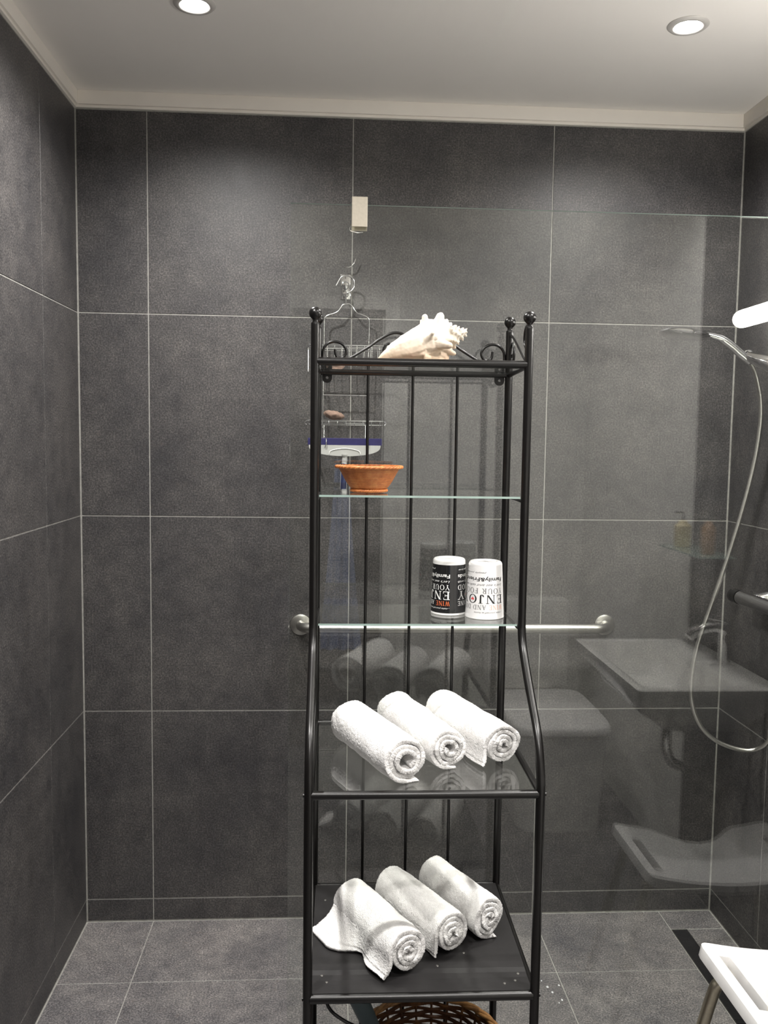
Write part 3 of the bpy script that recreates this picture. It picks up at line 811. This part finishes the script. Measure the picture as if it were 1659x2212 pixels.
def cup(label, loc, black, starts, Rb, Rt, H):
    t = thing('cup', label, 'cup', loc, 0, 'printed cups standing upside down')
    body_m = M_CUPB if black else M_CUPW
    def rad(z): return Rb+(Rt-Rb)*(z/H)
    pr = [(Rb-.003, .004), (Rb-.0022, .0), (Rb-.0005, .0004), (rad(.004), .004)]
    lathe('cup_rim', [(Rb-.004, .02), (Rb-.0035, .001), (Rb-.0018, 0), (Rb, .001), (rad(.0045), .0045)], M_CUPW, t, 64, cap=False)
    top = []
    for k in range(9):
        a = PI/2*k/8; top.append((Rt-.006+.006*math.cos(a), H-.006+.006*math.sin(a)))
    zc = H-.0115 if black else H-.006
    lathe('cup_wall', [(rad(.0045), .0045), (rad(zc), zc)], body_m, t, 64, cap=False)
    bt_ = [(rad(zc)+.00005, zc), (Rt, H-.006)]+top+[(Rt-.010, H), (Rt-.0115, H-.0018), (.001, H-.0018)]
    lathe('cup_base', bt_, M_CUPW, t, 64, cap=False)
    SPAN = math.radians(152)
    pend = {}
    def put(mat, polys_or_mesh, x0, x1, zc_, hgt, th0, y0=0., y1=1., off=.00018):
        vs, fs = polys_or_mesh
        L = ([], []); base = 0
        for v in vs:
            u = (v[0]-x0)/(x1-x0); vv = (v[1]-y0)/(y1-y0)
            th = th0-u*SPAN; z = zc_+hgt/2-vv*hgt
            r = rad(z)+off
            L[0].append((r*math.sin(th), -r*math.cos(th), z))
        for f in fs: L[1].append(tuple(base+i for i in f))
        lo_ = obj('printed_line', L[0], L[1], mat, t)
    def sub(pl):   # subdivide polys horizontally so that they bend with the wall
        vs, fs = [], []
        for p in pl:
            n = max(1, int(max(abs(p[1][0]-p[0][0]), abs(p[2][0]-p[3][0]))/.10)); m_ = max(1, int(abs(p[3][0]-p[0][0])/.08))
            for i in range(n):
                for k in range(m_):
                    q = []
                    for (a_, c_) in ((i/n, k/m_), ((i+1)/n, k/m_), ((i+1)/n, (k+1)/m_), (i/n, (k+1)/m_)):
                        lo2 = (p[0][0]+(p[1][0]-p[0][0])*a_, p[0][1]+(p[1][1]-p[0][1])*a_); hi2 = (p[3][0]+(p[2][0]-p[3][0])*a_, p[3][1]+(p[2][1]-p[3][1])*a_)
                        q.append((lo2[0]+(hi2[0]-lo2[0])*c_, lo2[1]+(hi2[1]-lo2[1])*c_))
                    b = len(vs); vs += q; fs.append((b, b+1, b+2, b+3))
        return vs, fs
    mainm = M_INKW if black else M_INKB; greym = M_INKW if black else M_INKG; ora = M_INKO if black else M_INKP
    for th0 in starts:
        for txt, zc_, h, gap in (('WINE AND DINE', .0243, .0092, .12), ('ENJOY', .0405, .0170, .16), ('YOUR FOOD', .0568, .0104, .14)):
            res, wd_ = serif_line(txt, gap)
            if txt.startswith('WINE'):
                # first word in orange
                _, w1 = serif_line('WINE', gap)
                put(ora, sub([p for c, p in res if max(q[0] for q in p) <= w1+.01]), 0, wd_, zc_, h, th0)
                put(greym, sub([p for c, p in res if max(q[0] for q in p) > w1+.01]), 0, wd_, zc_, h, th0)
            else:
                put(mainm if txt == 'ENJOY' else greym if not black else mainm, sub([p for c, p in res]), 0, wd_, zc_, h, th0)
            if txt == 'ENJOY':
                # red heart in the O
                _, wenj = serif_line('ENJ', gap); cx = wenj+gap+.44; hp = []
                for k in range(24):
                    a = 2*PI*k/24; hp.append((cx+.0115*16*math.sin(a)**3*1.0, .5+.0125*(13*math.cos(a)-5*math.cos(2*a)-2*math.cos(3*a)-math.cos(4*a))))
                vs = [(cx, .5)]+hp; fs = [(0, k+1, (k+1) % 24+1) for k in range(24)]
                put(M_INKR, (vs, fs), 0, wd_, zc_, h, th0)
        for txt, zc_, h, bold, shr, mt, x1f in (('...make yourself at home', .0140, .0042, 0, .35, greym, .62), ("Let's eat and talk with", .0685, .0056, .0, .4, greym, 1.), ('Family&Friends', .0800, .0092, .018, 0., mainm, 1.), ('people you love', .0925, .0040, 0, .35, greym, .60)):
            vs, fs = font_mesh(txt, bold, shr)
            xa = min(v.x for v in vs); xb = max(v.x for v in vs)
            off0 = .38 if txt.startswith('people') else .0
            wdt = (xb-xa)/x1f
            put(mt, ([(v.x-xa+off0*wdt, v.y) for v in vs], fs), 0, wdt, zc_, h, th0, -.15, .72)
            if txt.startswith('people') :
                pass
    return t
cup('white cup with black lettering standing upside down', (1.0615, -.9455, 1.1658), False, [math.radians(52), math.radians(-128)], .0392, .0332, .113)
cup('black cup with white lettering standing upside down left of the white cup', (.9935, -.9075, 1.1658), True, [math.radians(-4), math.radians(176)], .0362, .0330, .1135)

# ------------------------------------------------------------------ shower caddy on the back wall
cd = thing('shower_caddy', 'chrome wire shower caddy with two baskets hung on the back wall', 'caddy', (.79, -.03, 1.915))
def cdp(l, y=0.): return [(x-.79, y, z-1.915) for x, z in l]
arcL = [(.7897, 1.9164), (.7805, 1.9136), (.7753, 1.9057), (.7674, 1.8951), (.7595, 1.8903), (.749, 1.8862), (.7371, 1.8827), (.7292, 1.876), (.7262, 1.8655), (.7258, 1.82)]
arcR = [(.7897, 1.9164), (.8003, 1.9164), (.8083, 1.9103), (.8151, 1.9), (.8218, 1.8923), (.8311, 1.888), (.8445, 1.8837), (.8538, 1.8787), (.8593, 1.8696), (.8598, 1.84)]
tubes('frame', [(path(cdp(list(reversed(arcL))+arcR[1:]), 4), .0021)], M_WIRE, cd)
tubes('frame', [(cdp([(.7258, 1.823), (.7235, 1.55)]), .0018), (cdp([(.8598, 1.843), (.8545, 1.55)]), .0018), (cdp([(.7232, 1.6477), (.8560, 1.6472)]), .0018)], M_WIRE, cd)
hook_p = [(.7604, 1.9672), (.7659, 1.9771), (.7743, 1.9908), (.785, 1.9966), (.8001, 1.9948), (.8118, 1.9845), (.8133, 1.9655), (.8048, 1.9526), (.792, 1.946), (.7899, 1.9353), (.7901, 1.915)]
tube('hanging_hook', path([(x-.79, -.012*min(1, (z-1.915)/.03), z-1.915) for x, z in hook_p], 4), .0022, M_WIRE, cd, 8)
def rect(x0, x1, y0, y1, z, rc=.012):
    P = []
    for cx, cy, a0 in ((x1-rc, y1-rc, 0), (x0+rc, y1-rc, PI/2), (x0+rc, y0+rc, PI), (x1-rc, y0+rc, 1.5*PI)):
        for k in range(5):
            a = a0+PI/2*k/4; P.append((cx+rc*math.cos(a)-.79, cy+rc*math.sin(a), z-1.915))
    return P
# upper basket: x .681-.920 at the front, y 0 .. -.10
up_ = [(rect(.681, .918, -.10, -.004, 1.785), .002, True), (rect(.681, .918, -.10, -.004, 1.779), .0014, True), (rect(.686, .913, -.095, -.008, 1.712), .0018, True)]
for k in range(11):
    x = .693+.214*k/10
    up_.append(([(x-.79, -.10, -.13), (x-.79, -.095, -.203), (x-.79, -.008, -.203), (x-.79, -.004, -.13)], .0011))
for k in range(2):
    y = -.035-.035*k
    for x in (.681, .918): up_.append(([(x-.79, y, -.13), (x-.79, y, -.203)], .0008))
tubes('upper_basket', up_, M_WIRE, cd, 6)
lo_ = [(rect(.679, .9035, -.10, -.004, 1.5695), .0018, True), (rect(.681, .9015, -.10, -.004, 1.558), .0018, True), (rect(.728, .853, -.05, -.002, 1.563), .0014, True)]
for k in range(9):
    x = .693+.197*k/8
    lo_.append((path([(x-.79, -.10, -.345), (x-.79, -.101, -.358), (x-.79, -.099, -.3655)], 2), .0012))
    if k % 2 == 0: lo_.append(([(x-.79, -.10, -.357), (x-.79, -.004, -.357)], .0011))
for x in (.679, .9035):
    lo_.append((path([(x-.79, -.10, -.3455), (x-.79-(.006 if x < .8 else -.004), -.098, -.352), (x-.79, -.10, -.358)], 3), .0014))
tubes('lower_basket', lo_, M_WIRE, cd, 6)
for x in (.7315, .8510):
    tube('squeegee_hook', path([(x-.79-.003, -.098, -.357), (x-.79-.003, -.102, -.39), (x-.79-.003, -.108, -.418), (x-.79, -.122, -.4235), (x-.79+.004, -.126, -.412), (x-.79+.004, -.124, -.398)], 4), .0016, M_WIRE, cd, 8)
# self-adhesive wall hook
ah = thing('wall_hook', 'chrome plate hook on the back wall holding the shower caddy', 'hook', (.7885, 0, 1.934))
box('hook_plate', (-.0155, -.006, -.0005), (.0155, -.0002, .0735), M_CHROME, ah, bev=.002)
for zz, rr in ((.0115, .0095), (.037, .0105)):
    l = lathe('hook_knob', [(rr*.5, 0), (rr*.45, .008), (rr*.85, .012), (rr, .016), (rr*.8, .021), (.0005, .0225)], M_CHROME, ah, 24, cap=False, loc=(0, -.006, zz))
    l.rotation_euler = (PI/2, 0, 0)
tube('top_wire', path([(.0303, -.018, .1169), (.024, -.02, .1033), (.0155, -.02, .0938), (.0027, -.02, .091), (-.0059, -.018, .0929)], 4), .0016, M_CHROME, ah, 8)
tube('top_wire', path([(.0005, -.02, .091), (.0004, -.014, .075), (0, -.006, .062)], 4), .0016, M_CHROME, ah, 8)
# sponge in the lower basket
sp = bmesh.new(); bmesh.ops.create_icosphere(sp, subdivisions=4, radius=1)
for v in sp.verts:
    v.co = Vector((v.co.x*.030, v.co.y*.026, v.co.z*.013)); v.co.z += .012*max(0, -v.co.x/.03)*.3
    v.co += v.normal*noise.noise(v.co*120)*.003
so = bm_obj('bath_sponge', sp, M_SOAP, None, smooth=True, loc=(.757, -.082, 1.5755+.0105)); so.rotation_euler = (0, .12, 0)
tag(so, 'brown sponge lying in the lower basket of the caddy', 'sponge')
# squeegee hung on the caddy
sq = thing('squeegee', 'white and blue shower squeegee hanging below the wire caddy', 'squeegee', (.789, -.145, 1.50))
bm = bmesh.new(); add_box(bm, (-.106, -.0035, -.0005), (.107, .0035, .0195), .001); bm_obj('blue_blade', bm, M_BLUE, sq)
n = 28; V = []; Fc = []
half_w = .103
out = [(half_w*math.cos(PI*k/n), -.0005-.0315*abs(math.sin(PI*k/n))**.72) for k in range(n+1)]
for y in (-.0075, .0075):
    for x, z in out: V.append((x, y, z))
m = n+1
Fc = [tuple(range(m)), tuple(reversed(range(m, 2*m)))]+[(i, m+i, m+(i+1) % m, (i+1) % m) for i in range(m)]
obj('blade_holder', V, Fc, M_GREYPL, sq)
tube('ridge', path([(-.045, -.0082, -.026), (-.038, -.0082, -.016), (0, -.0082, -.0095), (.038, -.0082, -.016), (.045, -.0082, -.026)], 5), .001, M_WPLAS, sq, 6)
V, Fc = tube_data(path([(0, 0, -.026), (0, 0, -.040), (-.001, 0, -.055), (-.002, 0, -.085), (-.003, 0, -.12), (-.003, 0, -.145)], 5), [.0115]*3+[.0085]*5+[.0075]*3+[.0095]*15, 16)
finish_tube('handle', V[:], Fc, M_GREYPL, sq)
V, Fc = tube_data(path([(0, -.003, -.054), (-.001, -.0045, -.062), (-.002, -.005, -.09), (-.003, -.005, -.12), (-.003, -.004, -.128)], 5), [.004]*2+[.0085]*17+[.005]*2, 14)
finish_tube('grip', V, Fc, M_NAVY, sq)

# ------------------------------------------------------------------ shower: head, holder, hose, mixer
hs = thing('hand_shower', 'chrome hand shower with a flat round head held on the right wall', 'shower head', (1.70, -.33, 1.812))
c0 = Vector((1.70, -.33, 1.812))
hd = lathe('spray_head', [(.001, -.0095), (.045, -.0095), (.060, -.0075), (.066, -.001), (.062, .0045), (.045, .0105), (.022, .0155), (.001, .017)], M_CHROME, hs, 56, cap=False)
hd.rotation_euler = (0, math.radians(7), 0)
hp = [(1.735, 1.815), (1.7651, 1.812), (1.7851, 1.8072), (1.7996, 1.8032), (1.8135, 1.7954), (1.8315, 1.783), (1.8496, 1.7685), (1.868, 1.7550), (1.885, 1.742)]
pp = path([(x-1.70, 0, z-1.812) for x, z in hp], 5); k = len(pp)
tube('shower_handle', pp, [.007+.0045*min(1, i/(k*.45)) for i in range(k)], M_CHROME, hs, 18)
sh_ = thing('shower_holder', 'chrome cone holder and rail on the right wall carrying the hand shower', 'holder', (1.9965, -.42, 1.70))
def cone_t(name, a, b, ra, rb, par, mat=M_CHROME, seg=24):
    a = Vector(a); b = Vector(b); tube(name, [a+(b-a)*t for t in (0, .02, .5, .98, 1)], [ra*.9, ra, (ra+rb)/2, rb, rb*.9], mat, par, seg)
cone_t('cone', (1.876-1.9965, .09, .057), (1.948-1.9965, .012, .015), .0135, .030, sh_)
tube('cone_ring', arcpts((1.8775-1.9965, .0885, .056), .0150, 0, 2*PI, 24, 'xz')[:-1], .003, M_CHROME, sh_, 10, closed=True)
tube('slide_rail', [(-.045, .0, -.50), (-.045, .0, .22)], .011, M_CHROME, sh_, 18)
for zz in (-.48, .20):
    tube('rail_foot', [(-.045, 0, zz), (-.001, 0, zz)], .013, M_CHROME, sh_, 16)
hose = [(1.888, -.33, 1.735), (1.899, -.33, 1.7162), (1.9115, -.33, 1.6751), (1.920, -.33, 1.6314), (1.9215, -.33, 1.5685), (1.910, -.33, 1.4671), (1.8833, -.33, 1.3393), (1.8455, -.33, 1.1976), (1.8055, -.33, 1.0678), (1.7746, -.33, .9633), (1.7602, -.33, .8714), (1.765, -.33, .7921), (1.7945, -.33, .7255), (1.842, -.335, .684), (1.905, -.345, .664), (1.945, -.36, .672), (1.958, -.40, .72), (1.955, -.445, .86), (1.945, -.46, 1.0), (1.942, -.46, 1.06)]
ho = tube('shower_hose', path(hose, 8), .0062, M_STEEL, None, 12)
tag(ho, 'long flexible steel shower hose looping down from the hand shower', 'hose')
mx = thing('shower_mixer', 'dark chrome bar mixer on the right wall below the hand shower', 'mixer', (1.9965, -.36, 1.083))
hx = -.072
tube('mixer_body', [(hx, .10, -.003), (hx, .09, -.003), (hx, -.04, 0), (hx, -.14, 0.0)], .0195, M_CHROME, mx, 24)
tube('temperature_knob', [(hx, .152, -.004), (hx, .146, -.004), (hx, .13, -.004), (hx, .104, -.003)], [.014, .0195, .0205, .0205], simple('dark_chrome', (.12, .12, .125), .12, 1.), mx, 24)
tube('flow_knob', [(hx, -.142, 0), (hx, -.18, 0), (hx, -.19, 0)], [.0205, .0205, .015], M_CHROME, mx, 24)
for yy in (.06, -.10):
    tube('wall_union', [(hx, yy, 0), (-.008, yy, 0), (-.001, yy, 0)], [.014, .022, .03], M_CHROME, mx, 20)

# ------------------------------------------------------------------ white shower stool
st = thing('shower_stool', 'white plastic shower stool with a hand slot and metal legs', 'stool', (1.765, -1.07, 0))
xs_ = [-.2205, -.217, -.207, -.1965, -.1945, -.170, -.1675, -.15, -.125, -.10, -.07, -.035, 0, .035, .07, .10, .125, .15, .1675, .170, .1945, .1965, .207, .217, .2205]
ys_ = [.150, .147, .140, .125, .107, .1045, .07, .035, 0, -.035, -.0695, -.072, -.09, -.115, -.135, -.145, -.1485, -.150]
ok = {}
bm = bmesh.new(); vv = {}
def zsurf(x): return .4285+.0265*(abs(x)/.2205)**1.8
def vert(i, j):
    if (i, j) not in vv:
        x = xs_[i]; y = ys_[j]
        # hygienic recess in the edge facing the camera
        w = max(0., 1-(x/.115)**2); 
        if y < -.0: y = y+(.075*w**1.2)*((-y)/.15)**1.5
        # rounded corners
        cxr, cyr, rr_ = .2205-.022, .150-.022, .022
        dx_, dy_ = abs(xs_[i])-cxr, abs(ys_[j])-cyr
        if dx_ > 0 and dy_ > 0:
            q_ = max(dx_, dy_)/math.hypot(dx_, dy_)
            x = math.copysign(cxr+dx_*q_, x); y = math.copysign(cyr+dy_*q_, ys_[j])
        vv[(i, j)] = bm.verts.new((x, y, zsurf(x)))
    return vv[(i, j)]
for i in range(len(xs_)-1):
    for j in range(len(ys_)-1):
        xm = (xs_[i]+xs_[i+1])/2; ym = (ys_[j]+ys_[j+1])/2
        if .1700 < abs(xm) < .1945 and -.070 < ym < .1045: continue
        bm.faces.new([vert(i, j), vert(i+1, j), vert(i+1, j+1), vert(i, j+1)])
seat = bm_obj('seat', bm, M_WPLAS, st, smooth=True)
md = seat.modifiers.new('t', 'SOLIDIFY'); md.thickness = .024; md.offset = -1 if seat.data.polygons[0].normal.z > 0 else 1
md = seat.modifiers.new('b', 'BEVEL'); md.width = .005; md.segments = 3; md.limit_method = 'ANGLE'; md.angle_limit = .9
for sx in (-1, 1):
    for sy in (-1, 1):
        lg = path([(sx*.10, sy*.085, .411), (sx*.165, sy*.085, .412), (sx*.198, sy*.088, .400), (sx*.212, sy*.09, .37), (sx*.245, sy*.10, .22), (sx*.291, sy*.115, .012)], 5)
        if sx > 0: lg = path([(sx*.10, sy*.085, .411), (sx*.15, sy*.085, .412), (sx*.175, sy*.088, .400), (sx*.18, sy*.09, .37), (sx*.195, sy*.10, .22), (sx*.213, sy*.115, .012)], 5)
        tube('leg', lg, .0125, M_LEG, st, 16)
        e = lg[-1]
        lathe('rubber_foot', [(.019, 0), (.019, .006), (.0155, .03), (.0135, .03)], M_CABLE, st, 20, loc=(e.x, e.y, 0), cap=False)

# ------------------------------------------------------------------ things on the lowest shelf
wk = thing('wicker_basket', 'round dark brown wicker basket on the lowest shelf', 'basket', (.962, -1.010, .1665))
strands = []; rows = 15; NS = 26
def bR(z): return .112+.033*(z/.135)
for q in range(rows):
    z0 = .008+.128*q/rows; pts = []
    for i in range(NS*5):
        a = 2*PI*i/(NS*5)
        rr = bR(z0)+.0030*math.cos(NS/2*a+(PI if q % 2 else 0))+.0006*math.sin(7*a+q*2)
        pts.append((rr*math.cos(a), rr*math.sin(a), z0+.0012*math.sin(5*a+q*1.7)))
    strands.append((pts, .0040+.0006*math.sin(q*2.3), True))
tubes('woven_wall', strands, M_WICKD, wk, 6)
tubes('stakes', [([(bR(0)*math.cos(2*PI*k/NS), bR(0)*math.sin(2*PI*k/NS), .004), (bR(.135)*math.cos(2*PI*k/NS), bR(.135)*math.sin(2*PI*k/NS), .137)], .0028) for k in range(NS)], M_WICKD, wk, 6)
braid('rim', .1455, .141, .0042, 9, wicker('tan_wicker', (.12, .05, .02), (.30, .15, .05), (.45, .26, .10), 30), wk, .0042, 3)
lathe('basket_base', [(.001, .001), (.112, .001), (.114, .006), (.001, .008)], M_WICKD, wk, 48, cap=False)
hdr = thing('hair_dryer', 'teal grey hair dryer standing in the wicker basket', 'hair dryer', (.868, -.985, .18))
tube('dryer_handle', [(-.008, 0, .07), (-.022, 0, .14), (-.045, .002, .19), (-.0565, .004, .215)], [.016, .0165, .019, .020], M_TEAL, hdr, 20)
tube('barrel', [(.030, 0, .012), (.018, 0, .02), (-.004, 0, .06), (-.012, 0, .08)], [.020, .024, .026, .02], M_TEAL, hdr, 20)
cb = tube('power_cable', path([(-.0565, .003, .214), (-.085, -.02, .235), (-.115, -.08, .262), (-.108, -.115, .262), (-.082, -.118, .243), (-.055, -.118, .228), (-.030, -.112, .205), (-.005, -.09, .16), (.02, -.05, .08), (.03, -.02, .02)], 6), .0032, M_CABLE, hdr, 10)

# water drops, coloured pale to imitate sparkles of light on the floor
V = []; Fc = []
rng = random.Random(5)
for (x, y, r) in [(1.356, -.350, .0022), (1.366, -.378, .0034), (1.374, -.402, .0032), (1.400, -.372, .0026), (1.392, -.436, .0028), (1.381, -.448, .002)]:
    b = len(V)
    for j, (q, z) in enumerate(((1, .0002), (.8, .0011), (.45, .0018), (.02, .0020))):
        for k in range(12):
            a = 2*PI*k/12; V.append((x+q*r*math.cos(a), y+q*r*1.5*math.sin(a), z))
    for j in range(3):
        for k in range(12): Fc.append((b+j*12+k, b+j*12+(k+1) % 12, b+(j+1)*12+(k+1) % 12, b+(j+1)*12+k))
wdp = obj('sparkle_drops', V, Fc, M_SPARKLE, None, smooth=True); wdp['kind'] = 'stuff'
wdp['label'] = 'pale water drops imitating sparkles of light on the shower floor'; wdp['category'] = 'water'

# ------------------------------------------------------------------ bathroom things mirrored in the glass
wbn = thing('washbasin', 'white ceramic washbasin on the right wall in front of the glass', 'washbasin', (W-.0005, -1.475, .72))
bm = bmesh.new(); hx0, hx1, hy = -.41, 0, .31
def rr_loop(x0, x1, y0, y1, z, r, n=6):
    P = []
    for cx, cy, a0 in ((x1-r, y1-r, 0), (x0+r, y1-r, PI/2), (x0+r, y0+r, PI), (x1-r, y0+r, 1.5*PI)):
        for k in range(n+1):
            a = a0+PI/2*k/n; P.append((cx+r*math.cos(a), cy+r*math.sin(a), z))
    return P
loops = [rr_loop(-.28, -.02, -.18, .18, -.03, .05), rr_loop(-.37, -.002, -.27, .27, .045, .05), rr_loop(-.408, -.002, -.308, .308, .10, .02), rr_loop(-.41, -.002, -.31, .31, .128, .012), rr_loop(-.405, -.003, -.305, .305, .130, .012),
         rr_loop(-.385, -.11, -.285, .285, .130, .02), rr_loop(-.380, -.115, -.28, .28, .125, .02), rr_loop(-.372, -.122, -.270, .270, .07, .03), rr_loop(-.35, -.135, -.24, .24, .022, .05), rr_loop(-.30, -.16, -.16, .16, .012, .05)]
V = [p for l in loops for p in l]; m = len(loops[0]); Fc = []
for j in range(len(loops)-1):
    for k in range(m): Fc.append((j*m+k, j*m+(k+1) % m, (j+1)*m+(k+1) % m, (j+1)*m+k))
Fc.append(tuple(range(m))); Fc.append(tuple(range((len(loops)-1)*m, len(loops)*m)))
o = obj('basin', V, Fc, M_CERAM, wbn, smooth=True)
try: o.data.set_sharp_from_angle(angle=1.0)
except Exception: pass
tube('tap', path([(-.045, .03, .13), (-.045, .03, .20), (-.05, .03, .235), (-.085, .03, .245), (-.135, .03, .232), (-.16, .03, .215)], 5), .016, M_CHROME, wbn, 16)
tube('tap_lever', [(-.045, .03, .245), (-.04, .03, .262), (-.105, .03, .275)], .008, M_CHROME, wbn, 12)
tube('waste_pipe', path([(-.2, 0, -.02), (-.2, 0, -.15), (-.16, 0, -.2), (-.05, 0, -.2), (-.002, 0, -.2)], 5), .016, M_CHROME, wbn, 14)
shf = thing('toiletry_shelf', 'small glass shelf on the right wall above the washbasin', 'shelf', (W-.0005, -1.66, 1.165))
box('shelf_glass', (-.115, -.17, 0), (0, .17, .006), M_GLASSEDGE, shf)
for (y, m_, h, r, nm, lb) in ((-1.76, M_YELLOW, .07, .028, 'soap_dispenser', 'pale soap dispenser on the small glass shelf'), (-1.56, M_AMBER, .085, .022, 'toiletry_bottle', 'amber bottle on the small glass shelf')):
    t = thing(nm, lb, 'bottle', (W-.06, y, 1.1715))
    lathe('bottle_body', [(r*.9, 0), (r, .004), (r, h), (r*.5, h+.012), (r*.4, h+.02)], m_, t, 24)
    tube('pump', [(0, 0, h+.018), (0, 0, h+.045), (-.03, 0, h+.045)], .004, M_CHROME, t, 8)
# toilet in the corner by the door
tl = thing('toilet', 'white ceramic toilet with closed lid beside the door', 'toilet', (1.66, -2.12, 0))
def oval(z, w, l, y0, n=60, p=6.0):
    P = []
    for k in range(n):
        a = 2*PI*k/n; c, s = math.cos(a), math.sin(a)
        P.append((w*math.copysign(abs(c)**(2/p), c), y0-l+l*math.copysign(abs(s)**(2/p), s), z))
    return P
def loft(name, loops, mat, par):
    m = len(loops[0]); V = [q for l in loops for q in l]; Fc = []
    for j in range(len(loops)-1):
        for k in range(m): Fc.append((j*m+k, j*m+(k+1) % m, (j+1)*m+(k+1) % m, (j+1)*m+k))
    Fc.append(tuple(range(m))); Fc.append(tuple(range((len(loops)-1)*m, len(loops)*m)))
    o = obj(name, V, Fc, mat, par, smooth=True)
    try: o.data.set_sharp_from_angle(angle=1.0)
    except Exception: pass
    return o
loft('bowl', [oval(0, .17, .25, -.02), oval(.12, .175, .25, -.02), oval(.26, .185, .255, -.01), oval(.36, .195, .26, -.003), oval(.385, .195, .262, 0)], M_CERAM, tl)
loft('lid', [oval(.389, .20, .268, .004), oval(.410, .20, .268, .004), oval(.424, .190, .258, -.006)], M_WPLAS, tl)
box('cistern', (-.19, -.84, .38), (.19, -.66, .80), M_CERAM, tl, bev=.02)
box('pedestal', (-.12, -.84, 0), (.12, -.52, .38), M_CERAM, tl, bev=.02)
